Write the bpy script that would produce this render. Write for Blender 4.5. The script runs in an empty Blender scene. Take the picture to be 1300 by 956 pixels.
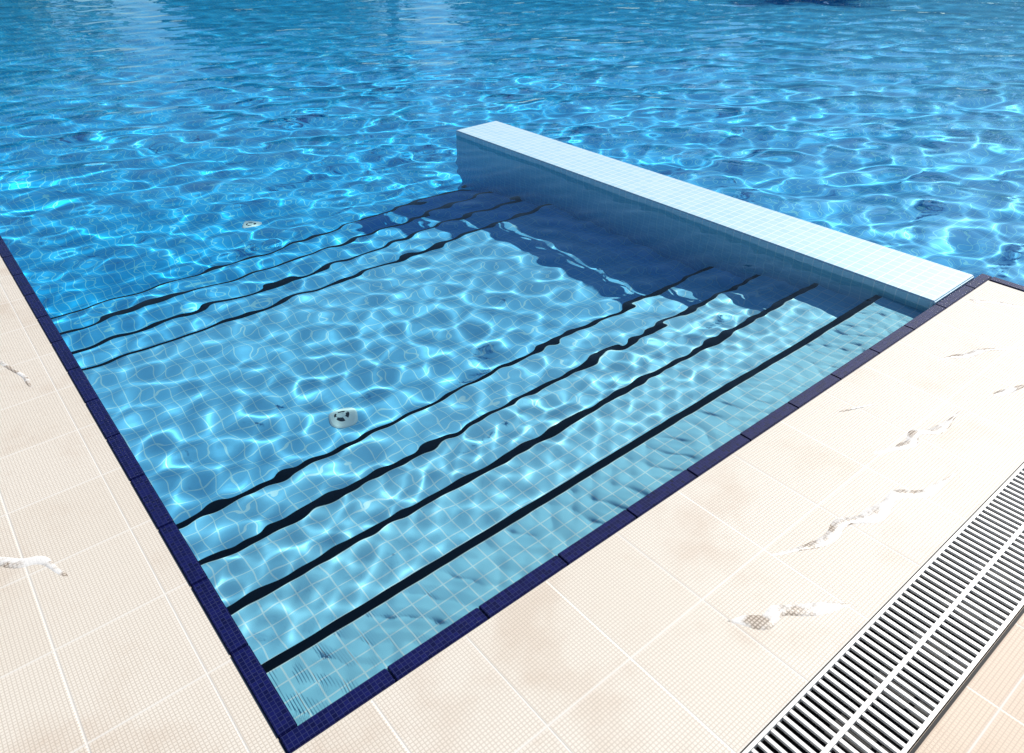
import bpy, bmesh, math, random
import numpy as np
from mathutils import Matrix, Vector
random.seed(4); rng=np.random.default_rng(52)
sc=bpy.context.scene
sc.view_settings.view_transform='Standard'; sc.view_settings.look='None'; sc.view_settings.exposure=0
# ---------------------------------------------------------------- node helpers
class N:
    def __init__(s,name):
        s.m=bpy.data.materials.new(name); s.m.use_nodes=True; s.t=s.m.node_tree
        s.t.nodes.clear(); s.out=s.t.nodes.new('ShaderNodeOutputMaterial')
    def n(s,typ,**kw):
        x=s.t.nodes.new(typ)
        for k,v in kw.items(): setattr(x,k,v)
        return x
    def put(s,sock,v):
        if hasattr(v,'is_output'): s.t.links.new(v,sock)
        elif v is not None: sock.default_value=v
    def math(s,op,a,b=None,c=None,clamp=False):
        x=s.n('ShaderNodeMath',operation=op,use_clamp=clamp)
        s.put(x.inputs[0],a)
        if b is not None: s.put(x.inputs[1],b)
        if c is not None: s.put(x.inputs[2],c)
        return x.outputs[0]
    def mix(s,f,a,b,mode='MIX'):
        x=s.n('ShaderNodeMix',data_type='RGBA',blend_type=mode)
        s.put(x.inputs[0],f); s.put(x.inputs[6],a); s.put(x.inputs[7],b)
        return x.outputs[2]
    def noise(s,vec,scale,detail=3,rough=.5,out=0):
        x=s.n('ShaderNodeTexNoise'); s.put(x.inputs['Vector'],vec)
        x.inputs['Scale'].default_value=scale; x.inputs['Detail'].default_value=detail; x.inputs['Roughness'].default_value=rough
        return x.outputs[out]
    def ramp(s,f,lo,hi):
        x=s.n('ShaderNodeMapRange'); x.interpolation_type='SMOOTHSTEP'
        s.put(x.inputs[0],f); x.inputs[1].default_value=lo; x.inputs[2].default_value=hi
        return x.outputs[0]
    def pos(s): return s.n('ShaderNodeNewGeometry').outputs['Position']
    def sep(s,v):
        x=s.n('ShaderNodeSeparateXYZ'); s.put(x.inputs[0],v); return x.outputs
    def bsdf(s,col,rough,bump=None,bd=.002,**kw):
        b=s.n('ShaderNodeBsdfPrincipled'); s.put(b.inputs['Base Color'],col); s.put(b.inputs['Roughness'],rough)
        for k,v in kw.items(): s.put(b.inputs[k],v)
        if bump is not None:
            u=s.n('ShaderNodeBump'); u.inputs['Distance'].default_value=bd; u.inputs['Strength'].default_value=1
            s.put(u.inputs['Height'],bump); s.t.links.new(u.outputs[0],b.inputs['Normal'])
        s.t.links.new(b.outputs[0],s.out.inputs[0]); return b
def C(r,g,b): return (r,g,b,1)
def grid_mask(k,P,pitch,grout,off=(0,0,0)):
    g=k.n('ShaderNodeNewGeometry'); nn=k.sep(g.outputs['True Normal'])
    pp=k.sep(P); m=None; ids=[]
    for i in range(3):
        q=k.math('DIVIDE',k.math('ADD',pp[i],off[i]+100*pitch[i]),pitch[i])
        fr=k.math('FRACT',q); d=k.math('ABSOLUTE',k.math('SUBTRACT',fr,.5))
        l=k.ramp(d,.5-grout/pitch[i]*.5-.012,.5-grout/pitch[i]*.5+.006)
        face=k.math('LESS_THAN',k.math('ABSOLUTE',nn[i]),.6)
        l=k.math('MULTIPLY',l,face); ids.append(k.math('MULTIPLY',k.math('FLOOR',q),face))
        m=l if m is None else k.math('MAXIMUM',m,l)
    cv=k.n('ShaderNodeCombineXYZ')
    for i in range(3): k.put(cv.inputs[i],ids[i])
    w=k.n('ShaderNodeTexWhiteNoise',noise_dimensions='3D'); k.put(w.inputs['Vector'],cv.outputs[0])
    return m,w.outputs['Value']
# ---------------------------------------------------------------- materials
def pool_tile(name,shallow,deep,grout):
    k=N(name); P=k.pos(); m,r=grid_mask(k,P,(.0535,.0537,.0483),.0040,(0.003,.0335,.05))
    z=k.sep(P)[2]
    f=k.ramp(z,-1.3,.15)  # height blend: water's absorption of light painted into tile and grout colour
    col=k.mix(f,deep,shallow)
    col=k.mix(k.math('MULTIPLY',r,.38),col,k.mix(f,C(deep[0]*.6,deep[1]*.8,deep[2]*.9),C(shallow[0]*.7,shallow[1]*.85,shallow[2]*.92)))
    n=k.noise(P,1.3,4)
    col=k.mix(k.math('MULTIPLY',k.ramp(n,.4,.75),.12),col,C(.2,.65,.85))
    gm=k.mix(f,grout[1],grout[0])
    col=k.mix(m,col,gm)
    k.bsdf(col,.4)
    return k.m
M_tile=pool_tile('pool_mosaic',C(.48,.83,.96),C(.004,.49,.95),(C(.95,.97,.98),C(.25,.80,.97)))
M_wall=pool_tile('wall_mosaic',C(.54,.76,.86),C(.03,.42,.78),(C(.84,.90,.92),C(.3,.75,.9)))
k=N('black_nosing'); P=k.pos(); k.bsdf(k.mix(k.noise(P,30,2),C(.004,.005,.010),C(.008,.010,.02)),.5); M_black=k.m
k=N('navy_mosaic'); P=k.pos(); m,r=grid_mask(k,P,(.0125,.0125,.0125),.0018)
k.bsdf(k.mix(k.math('MULTIPLY',m,.45),k.mix(r,C(.002,.003,.045),C(.006,.008,.09)),C(.04,.05,.17)),.25,k.math('SUBTRACT',1,m),.001); M_navy=k.m
def deck_tile(name,c1,c2,off,stain):
    k=N(name); P=k.pos(); m,r=grid_mask(k,P,(.28,.323,.3),.0032,off)
    md,rd=grid_mask(k,P,(.0095,.0095,.0095),.0022)
    col=k.mix(r,c1,c2)
    st=k.ramp(k.noise(P,2.4,6,.62),.50,.70)
    col=k.mix(k.math('MULTIPLY',st,.42),col,stain)
    col=k.mix(k.math('MULTIPLY',k.ramp(k.noise(P,9,5,.7),.55,.8),.24),col,stain)
    col=k.mix(k.math('MULTIPLY',md,.38),col,C(.46,.36,.26))
    col=k.mix(k.math('MULTIPLY',m,.65),col,C(.88,.85,.78))
    h=k.math('SUBTRACT',1,k.math('MAXIMUM',md,k.math('MULTIPLY',m,1.0)))
    k.bsdf(col,.55,h,.0010); return k.m
M_deck=deck_tile('deck_tile',C(.86,.785,.67),C(.835,.755,.635),(0.11,.045,0),C(.64,.49,.36))
M_deck2=deck_tile('outer_deck_tile',C(.74,.58,.43),C(.71,.54,.40),(0.11,.045,0),C(.56,.39,.26))
k=N('channel_dark'); k.bsdf(k.mix(k.noise(k.pos(),12,4),C(.004,.004,.005),C(.010,.010,.010)),.7); M_dark=k.m
k=N('grate_plastic'); k.bsdf(k.mix(k.noise(k.pos(),14,4),C(.84,.83,.80),C(.70,.68,.62)),.4); M_grate=k.m
k=N('inlet_plastic'); k.bsdf(k.mix(k.noise(k.pos(),30,2),C(.88,.90,.86),C(.78,.84,.82)),.5); M_inlet=k.m
k=N('grass'); k.bsdf(k.mix(k.noise(k.pos(),1.5,6,.7),C(.04,.09,.02),C(.10,.14,.04)),.9,k.noise(k.pos(),30,3),.03); M_grass=k.m
k=N('leaf'); k.bsdf(k.mix(k.noise(k.pos(),2,3),C(.025,.06,.015),C(.055,.10,.03)),.6); M_leaf=k.m
k=N('bark'); k.bsdf(k.mix(k.noise(k.pos(),9,5),C(.04,.03,.022),C(.09,.07,.055)),.9,k.noise(k.pos(),12,4),.05); M_bark=k.m
k=N('water')
gs=k.n('ShaderNodeBsdfGlass'); gs.inputs['Color'].default_value=C(.80,.99,1.0); gs.inputs['Roughness'].default_value=0; gs.inputs['IOR'].default_value=1.33
k.t.links.new(gs.outputs[0],k.out.inputs[0]); M_water=k.m
k=N('puddle_water'); P=k.pos(); md,rd=grid_mask(k,P,(.0095,.0095,.0095),.003)
n=k.noise(P,22,4)
col=k.mix(md,C(.70,.61,.50),C(.32,.25,.185)); col=k.mix(k.ramp(n,.38,.58),col,C(.90,.87,.81))
k.bsdf(col,.25,k.math('ADD',n,k.math('MULTIPLY',k.math('SUBTRACT',1,md),.5)),.0012); M_wet=k.m
# ---------------------------------------------------------------- mesh helpers
def link(o,parent=None):
    sc.collection.objects.link(o)
    if parent: o.parent=parent
    return o
def boxes(name,lst,mat,parent=None,bevel=0):
    bm=bmesh.new()
    for (x0,x1,y0,y1,z0,z1) in lst:
        v=[bm.verts.new(p) for p in ((x0,y0,z0),(x1,y0,z0),(x1,y1,z0),(x0,y1,z0),(x0,y0,z1),(x1,y0,z1),(x1,y1,z1),(x0,y1,z1))]
        for f in ((0,3,2,1),(4,5,6,7),(0,1,5,4),(1,2,6,5),(2,3,7,6),(3,0,4,7)): bm.faces.new([v[i] for i in f])
    if bevel: bmesh.ops.bevel(bm,geom=bm.edges[:],offset=bevel,segments=2,affect='EDGES')
    me=bpy.data.meshes.new(name); bm.to_mesh(me); bm.free(); me.materials.append(mat)
    return link(bpy.data.objects.new(name,me),parent)
def empty(name):
    return link(bpy.data.objects.new(name,None))
XW,XB,YE=3.10,3.50,3.70; XT=3.58
PX,PY0,PY1=20.,-8.,22.
ZD=.02; DEPTH=1.22
recv=[]
# ---------------------------------------------------------------- pool shell
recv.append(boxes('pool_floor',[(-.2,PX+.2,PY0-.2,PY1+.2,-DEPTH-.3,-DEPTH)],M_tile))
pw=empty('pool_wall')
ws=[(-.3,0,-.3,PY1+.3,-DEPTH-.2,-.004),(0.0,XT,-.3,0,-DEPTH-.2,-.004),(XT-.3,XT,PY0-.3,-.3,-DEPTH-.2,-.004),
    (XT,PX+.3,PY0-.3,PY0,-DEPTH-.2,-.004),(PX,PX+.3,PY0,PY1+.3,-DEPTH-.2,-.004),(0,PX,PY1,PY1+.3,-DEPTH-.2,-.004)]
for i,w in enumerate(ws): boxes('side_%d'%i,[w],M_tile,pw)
yn=[.265+.322*i for i in range(4)]; zn=[-.072-.14*i for i in range(4)]
yf=[2.60+.332*i for i in range(4)]; zf=[-.63-.145*i for i in range(4)]
prof=[(.001,zn[0])]
for i in range(4):
    prof.append((yn[i],zn[i])); prof.append((yn[i],zn[i+1] if i<3 else zf[0]))
for i in range(4):
    prof.append((yf[i],zf[i])); prof.append((yf[i],zf[i+1] if i<3 else -DEPTH-.05))
bm=bmesh.new(); a=[bm.verts.new((.001,y,z)) for y,z in prof]; b=[bm.verts.new((XW+.05,y,z)) for y,z in prof]
for i in range(len(prof)-1): bm.faces.new((a[i],b[i],b[i+1],a[i+1]))
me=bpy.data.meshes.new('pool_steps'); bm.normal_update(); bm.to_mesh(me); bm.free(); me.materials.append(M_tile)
steps=link(bpy.data.objects.new('pool_steps',me)); recv.append(steps)
L=[]
for y,z in list(zip(yn,zn))+list(zip(yf,zf)): L.append((.002,XW+.01,y-.028,y+.003,z-.02,z+.003))
boxes('nosing_strips',L,M_black,steps)
recv.append(boxes('pool_divider_wall',[(XW,XB,.0045,YE,-DEPTH-.05,.04)],M_wall,None,.006))
def inlet(loc,r):
    bm=bmesh.new(); seg=40
    prof=[(0,.004),(r*.20,.004),(r*.22,.006),(r*.36,.006),(r*.38,.003),(r*.56,.003),(r*.58,.006),(r*.9,.005),(r,.001),(r,-.003)]
    rings=[]
    for pr,pz in prof:
        rings.append([bm.verts.new((max(pr,1e-4)*math.cos(t*2*math.pi/seg),max(pr,1e-4)*math.sin(t*2*math.pi/seg),pz)) for t in range(seg)])
    for i in range(len(rings)-1):
        for t in range(seg):
            f=bm.faces.new((rings[i][t],rings[i+1][t],rings[i+1][(t+1)%seg],rings[i][(t+1)%seg]))
            if i==4: f.material_index=1 if (t%10)>2 else 0
    me=bpy.data.meshes.new('floor_inlet'); bm.to_mesh(me); bm.free(); me.materials.append(M_inlet); me.materials.append(M_black)
    o=link(bpy.data.objects.new('floor_inlet',me)); o.location=loc; recv.append(o)
inlet((.86,1.49,zf[0]+.002),.075); inlet((1.55,4.2,-DEPTH+.002),.065)
# ---------------------------------------------------------------- coping trim
tr=empty('pool_edge_trim')
def trim(name,x0,x1,y0,y1,alongx):
    L=[]; p=.2865; a0,a1=(x0,x1) if alongx else (y0,y1)
    s=list(np.arange(a0,a1-.05,p))+[a1]
    for i in range(len(s)-1):
        L.append((s[i]+.001,s[i+1]-.001,y0,y1,-.08,ZD+.006) if alongx else (x0,x1,s[i]+.001,s[i+1]-.001,-.08,ZD+.006))
    boxes(name,L,M_navy,tr,.003)
trim('near',-.045,XT,-.045,.004,True)
trim('left',-.045,.004,.005,PY1,False)
trim('turn',XT-.045,XT+.004,PY0,-.046,False)
boxes('far_x',[(PX-.004,PX+.045,PY0,PY1,-.08,ZD+.006)],M_navy,tr)
boxes('far_y',[(.005,PX-.005,PY1-.004,PY1+.045,-.08,ZD+.006)],M_navy,tr)
boxes('far_z',[(XT+.005,PX-.005,PY0-.045,PY0+.004,-.08,ZD+.006)],M_navy,tr)
# ---------------------------------------------------------------- deck
g1,g2=.69,.93
boxes('pool_deck',[(-g1,-.0455,-g1,PY1+.7,-.1,ZD),(-.045,XT-.69,-g1,-.0455,-.1,ZD),(XT-.69,XT-.0455,PY0,-.0455,-.1,ZD)],M_deck)
boxes('outer_deck',[(-60,-g2,-60,90,-.1,ZD),(-g2,XT-g2,-60,-g2,-.1,ZD),(XT-g2,60,-60,PY0-.05,-.1,ZD),(PX+.05,PX+4,PY0-.05,90,-.1,ZD),(-g2,PX+.05,PY1+.7,90,-.1,ZD)],M_deck2)
boxes('ground',[(-400,400,-400,-60,-.2,-.02),(-400,-60,-60,400,-.2,-.02),(PX+4,400,-60,400,-.2,-.02),(-60,PX+4,90,400,-.2,-.02)],M_grass)
boxes('drain_channel',[(-g2-.01,-g1+.01,-g2-.01,PY1+.7,-.26,-.21),(-g1,XT-g2,-g2-.01,-g1+.01,-.26,-.21),(XT-g2,XT-g1+.01,PY0,-g1+.01,-.26,-.21),
  (-g1-.001,XT-g1,-g1-.003,-g1-.001,-.25,.01),(-g2,XT-g2,-g2+.0002,-g2+.0012,-.25,.01)],M_dark)
gr=empty('drain_grate')
def bars(name,a0,a1,b0,b1,alongx):
    L=[];p=.0245; n=int((a1-a0)/p); mid=(b0+b1)/2; w=.0092
    for i in range(n):
        c=a0+p*(i+.5)
        for (q0,q1) in ((b0+.013,mid-.006),(mid+.006,b1-.013)):
            L.append((c-w/2,c+w/2,q0,q1,.010,ZD-.002) if alongx else (q0,q1,c-w/2,c+w/2,.010,ZD-.002))
    for (q0,q1) in ((b0+.003,b0+.0125),(mid-.0055,mid+.0055),(b1-.0125,b1-.0035)):
        L.append((a0,a1,q0,q1,.002,ZD+.001) if alongx else (q0,q1,a0,a1,.002,ZD+.001))
    boxes(name,L,M_grate,gr)
bars('run_near',-g1,XT-g2,-g2,-g1,True)
bars('run_left',-g2,9,-g2,-g1,False)
bars('run_turn',-6,-g1,XT-g2,XT-g1,False)
boxes('edge_seal',[(-g2,XT-g2,-g2-.008,-g2-.001,-.05,ZD+.003)],M_dark,gr)
# ---------------------------------------------------------------- puddles
def puddle(pts,w0,w1):
    pts=[Vector((x,y)) for x,y in pts]; P=[]
    for i in range(len(pts)-1):
        for t in range(12): P.append(pts[i].lerp(pts[i+1],t/12))
    P.append(pts[-1]); n=len(P)
    for it in range(8): P=[P[0]]+[(P[i-1]+P[i]*2+P[i+1])/4 for i in range(1,n-1)]+[P[-1]]
    bm=bmesh.new(); rows=[]; ph=random.random()*9
    for i,c in enumerate(P):
        t=i/(n-1); d=(P[min(i+1,n-1)]-P[max(i-1,0)]).normalized(); nr=Vector((-d.y,d.x))
        env=math.sin(math.pi*min(1,max(0,t)))**.6+.02
        wa=w0*env*(1+.3*math.sin(i*.5+ph)); wb=w1*env*(1+.4*math.sin(i*.33+ph))
        row=[]
        for j in range(9):
            s=j/8; q=c+nr*(wa*(1-s)-wb*s)
            row.append(bm.verts.new((q.x,q.y,ZD-.0006+.0030*math.sin(math.pi*s)**.7*env*(1+.1*random.uniform(-1,1)))))
        rows.append(row)
    for i in range(n-1):
        for j in range(8):
            f=bm.faces.new((rows[i][j],rows[i][j+1],rows[i+1][j+1],rows[i+1][j])); f.smooth=True
    bmesh.ops.recalc_face_normals(bm,faces=bm.faces)
    me=bpy.data.meshes.new('water_puddle'); bm.to_mesh(me); bm.free(); me.materials.append(M_wet)
    link(bpy.data.objects.new('water_puddle',me))
puddle([(1.27,-.385),(1.42,-.46),(1.55,-.455),(1.66,-.50),(1.80,-.50),(1.90,-.565),(2.05,-.57)],.022,.024)
puddle([(1.92,-.34),(2.04,-.40),(2.14,-.385),(2.22,-.43),(2.40,-.43)],.018,.022)
puddle([(2.66,-.21),(2.76,-.26),(2.87,-.30),(3.05,-.41)],.014,.018)
puddle([(2.58,-.46),(2.75,-.52)],.016,.018)
puddle([(1.00,-.45),(1.08,-.51),(1.16,-.53),(1.31,-.64)],.020,.030)
puddle([(2.05,-.145),(2.20,-.21)],.006,.008)
puddle([(3.27,-.06),(3.33,-.16),(3.40,-.28)],.012,.020)
puddle([(-.26,2.35),(-.19,2.1),(-.18,1.98)],.010,.012)
puddle([(-.52,1.14),(-.44,1.03),(-.35,.97),(-.30,.84)],.016,.022)
# ---------------------------------------------------------------- water surface
G=.005
def grow(x,d,hi,sgn):
    w=[]
    while sgn*x<sgn*hi: d*=1+G; x+=sgn*d; w.append(min(x,hi) if sgn>0 else max(x,hi))
    return w
a=list(np.arange(.002,3.6,.0075)); xs=np.array(a+grow(a[-1],.010,PX+.001,1))
a=list(np.arange(.002,1.3,.0075)); a+=list(np.arange(a[-1]+.010,4.0,.0125))
ys=np.array(grow(.002,.014,PY0,-1)[::-1]+a+grow(a[-1],.0125,PY1+.001,1))
X,Y=np.meshgrid(xs,ys,indexing='ij')
Z=np.zeros_like(X)
cell=.01+G*np.maximum(0,np.maximum(X-3.6,np.maximum(Y-4.0,-Y)))
def ss(a,lo,hi):
    t=np.clip((a-lo)/(hi-lo),0,1); return t*t*(3-2*t)
deepf=np.maximum(ss(X,3.15,3.9),ss(Y,3.0,4.8))
def waves(n,l0,l1,slope,main,spread,mask):
    global Z
    lam=np.exp(rng.uniform(math.log(l0),math.log(l1),n)); s=slope/math.sqrt(n)*math.sqrt(2)
    sel=np.nonzero(np.any(np.broadcast_to(mask,X.shape)>0,axis=0))[0]; j0,j1=sel[0],sel[-1]+1
    sl_=(slice(None),slice(j0,j1)); x_,y_,c_=X[sl_],Y[sl_],cell[sl_]
    acc=np.zeros_like(x_)
    for l in lam:
        th=main+rng.normal()*spread if spread<9 else rng.uniform(0,2*math.pi)
        kk=2*math.pi/l; a=s/kk; ph=rng.uniform(0,2*math.pi)
        fade=np.clip((l/c_-3)/3,0,1)
        wx=x_+.05*np.sin(y_*1.7+ph)+.04*np.sin(x_*2.3+1.3*ph); wy=y_+.05*np.sin(x_*1.9+2*ph)
        acc+=a*fade*np.sin(kk*(wx*math.cos(th)+wy*math.sin(th))+ph)
    Z[sl_]+=acc*np.broadcast_to(mask,X.shape)[sl_]
xf=1-ss(X,3.1,3.6)
calm=1-.45*ss(np.hypot(X,Y),6.5,12)
waves(14,.8,2.0,.014,0,9,calm)
waves(20,.35,.8,.014,math.radians(70),1.0,calm)
waves(24,.5,1.5,.032,math.radians(42),.5,deepf*calm)
waves(28,.22,.5,.036,math.radians(50),.8,deepf*calm)
waves(36,.11,.22,.040,math.radians(85),.8,(1-.6*deepf)*(1-.35*ss(Y,1.7,2.4)*xf)*calm*(.55+.45*np.maximum(ss(Y,.1,.6),1-xf)))
waves(26,.06,.12,.038,math.radians(80),.9,(1-ss(Y,.65,1.25))*xf*(.55+.45*ss(Y,.2,.55))*ss(Y,-.3,0.0))
nx,ny=X.shape; print(nx,ny)
co=np.stack([X,Y,Z],-1).reshape(-1,3).astype(np.float32)
idx=np.arange(nx*ny).reshape(nx,ny)
q=np.stack([idx[:-1,:-1],idx[1:,:-1],idx[1:,1:],idx[:-1,1:]],-1)
xc=(X[:-1,:-1]+X[1:,1:])/2; yc=(Y[:-1,:-1]+Y[1:,1:])/2
keep=~((xc<XT)&(yc<0.0)); q=q[keep]
me=bpy.data.meshes.new('pool_water'); me.vertices.add(len(co)); me.vertices.foreach_set('co',co.ravel())
me.loops.add(q.size); me.loops.foreach_set('vertex_index',q.ravel().astype(np.int32))
me.polygons.add(len(q)); me.polygons.foreach_set('loop_start',np.arange(0,q.size,4,dtype=np.int32)); me.polygons.foreach_set('loop_total',np.full(len(q),4,dtype=np.int32))
me.polygons.foreach_set('use_smooth',np.ones(len(q),dtype=bool))
me.update(calc_edges=True); me.materials.append(M_water)
water=link(bpy.data.objects.new('pool_water',me))
water.cycles.is_caustics_caster=True
for o in recv: o.cycles.is_caustics_receiver=True
# ---------------------------------------------------------------- palms and trees beyond the pool (seen as reflections)
def palm(x,y,h,seed,r0=.24):
    R=random.Random(seed); root=empty('palm_tree'); root.location=(x,y,-.02)
    bm=bmesh.new(); rings=[]; n=26; seg=10; bx,by=R.uniform(-.5,.5),R.uniform(-.5,.5)
    for i in range(n+1):
        t=i/n; r=r0*(1-.3*t)+.08*math.exp(-t*12)+(.015 if i%2 else 0); c=(bx*t*t,by*t*t,h*t)
        rings.append([bm.verts.new((c[0]+r*math.cos(a*2*math.pi/seg),c[1]+r*math.sin(a*2*math.pi/seg),c[2])) for a in range(seg)])
    for i in range(n):
        for a in range(seg): bm.faces.new((rings[i][a],rings[i][(a+1)%seg],rings[i+1][(a+1)%seg],rings[i+1][a]))
    me=bpy.data.meshes.new('trunk'); bm.to_mesh(me); bm.free(); me.materials.append(M_bark); link(bpy.data.objects.new('trunk',me),root)
    bm=bmesh.new()
    for f in range(34):
        az=f*2.399+R.uniform(-.2,.2); el=R.uniform(-.5,1.2); Lf=R.uniform(1.6,2.2); p=Vector((bx,by,h)); e=el
        dirh=Vector((math.cos(az),math.sin(az),0)); side=Vector((-math.sin(az),math.cos(az),0)); S=14
        for s in range(S):
            e-=.11+.02*s*.3; dd=dirh*math.cos(e)+Vector((0,0,math.sin(e))); q=p+dd*Lf/S
            up=dirh*(-math.sin(e))+Vector((0,0,math.cos(e)))
            ll=.50*math.sin(math.pi*(s+1.5)/(S+2))**.7
            for sg in (-1,1):
                for hh in (0,.5):
                    b0=p.lerp(q,hh); tip=b0+side*sg*ll+dd*ll*.55-up*ll*.35
                    bm.faces.new([bm.verts.new(v) for v in (b0,b0+dd*.05,tip)])
            bm.faces.new([bm.verts.new(v) for v in (p+side*.02,p-side*.02,q-side*.015,q+side*.015)])
            p=q
    me=bpy.data.meshes.new('fronds'); bm.to_mesh(me); bm.free(); me.materials.append(M_leaf); link(bpy.data.objects.new('fronds',me),root)
palm(21.0,7.6,6.8,1,.22); palm(25.5,14.3,5.0,5); palm(30,19,8.5,2); palm(19,31,8,3); palm(31,4.5,9,4)
bm=bmesh.new(); R=random.Random(8)
for i in range(60):
    az=math.radians(R.uniform(5,95)); dist=R.uniform(38,46); hh=R.uniform(5.0,9.5); c0=Vector((dist*math.cos(az),dist*math.sin(az),0))
    if c0.x<PX+5 and c0.y<27: continue
    for j in range(520):
        u=Vector((R.gauss(0,1),R.gauss(0,1),R.gauss(0,1))).normalized()*R.uniform(.55,1)
        c=c0+Vector((u.x*hh*.38,u.y*hh*.38,hh*.56+u.z*hh*.44)); s=R.uniform(.2,.5)
        a=Vector((R.uniform(-1,1),R.uniform(-1,1),R.uniform(-1,1))).normalized(); b=a.orthogonal().normalized()
        bm.faces.new([bm.verts.new(v) for v in (c-a*s,c+b*s*.6,c+a*s,c-b*s*.6)])
me=bpy.data.meshes.new('distant_trees'); bm.to_mesh(me); bm.free(); me.materials.append(M_leaf); link(bpy.data.objects.new('distant_trees',me))
# ---------------------------------------------------------------- light
AZ=math.radians(8); EL=math.radians(44)
d=Vector((math.cos(AZ)*math.cos(EL),math.sin(AZ)*math.cos(EL),math.sin(EL)))
sl=bpy.data.lights.new('sun','SUN'); sl.energy=5; sl.angle=math.radians(.5); sl.color=(1,.965,.91)
sl.cycles.is_caustics_light=True; sl.cycles.max_bounces=2
so=link(bpy.data.objects.new('sun',sl)); so.rotation_euler=d.to_track_quat('Z','Y').to_euler(); so.location=d*30
w=bpy.data.worlds.new('World'); sc.world=w; w.use_nodes=True; nt=w.node_tree; nt.nodes.clear()
sk=nt.nodes.new('ShaderNodeTexSky'); sk.sky_type='NISHITA'; sk.sun_disc=False; sk.sun_elevation=EL; sk.sun_rotation=math.pi/2-AZ
sk.dust_density=.2; sk.air_density=.9; sk.ozone_density=3
bg=nt.nodes.new('ShaderNodeBackground'); bg.inputs[1].default_value=.088; wo=nt.nodes.new('ShaderNodeOutputWorld')
nt.links.new(sk.outputs[0],bg.inputs[0]); nt.links.new(bg.outputs[0],wo.inputs[0])
# ---------------------------------------------------------------- camera
cx,cy,H=-.2446,-1.1395,1.7; yaw,pitch,roll=[math.radians(a) for a in(51.4473,31.4240,-1.2682)]; f=964.1
F=Vector((math.cos(yaw)*math.cos(pitch),math.sin(yaw)*math.cos(pitch),-math.sin(pitch)))
R_=Vector((math.sin(yaw),-math.cos(yaw),0)); U=R_.cross(F)
R2=R_*math.cos(roll)+U*math.sin(roll); U2=-R_*math.sin(roll)+U*math.cos(roll)
cam=bpy.data.cameras.new('camera'); co_=link(bpy.data.objects.new('camera',cam))
M=Matrix.Identity(4)
for i in range(3): M[i][0]=R2[i]; M[i][1]=U2[i]; M[i][2]=-F[i]
M[0][3],M[1][3],M[2][3]=cx,cy,H
co_.matrix_world=M
cam.sensor_fit='HORIZONTAL'; cam.sensor_width=36; cam.lens=36*f/1300; cam.shift_y=-44.5/1300
cam.clip_start=.05; cam.clip_end=2000
sc.camera=co_
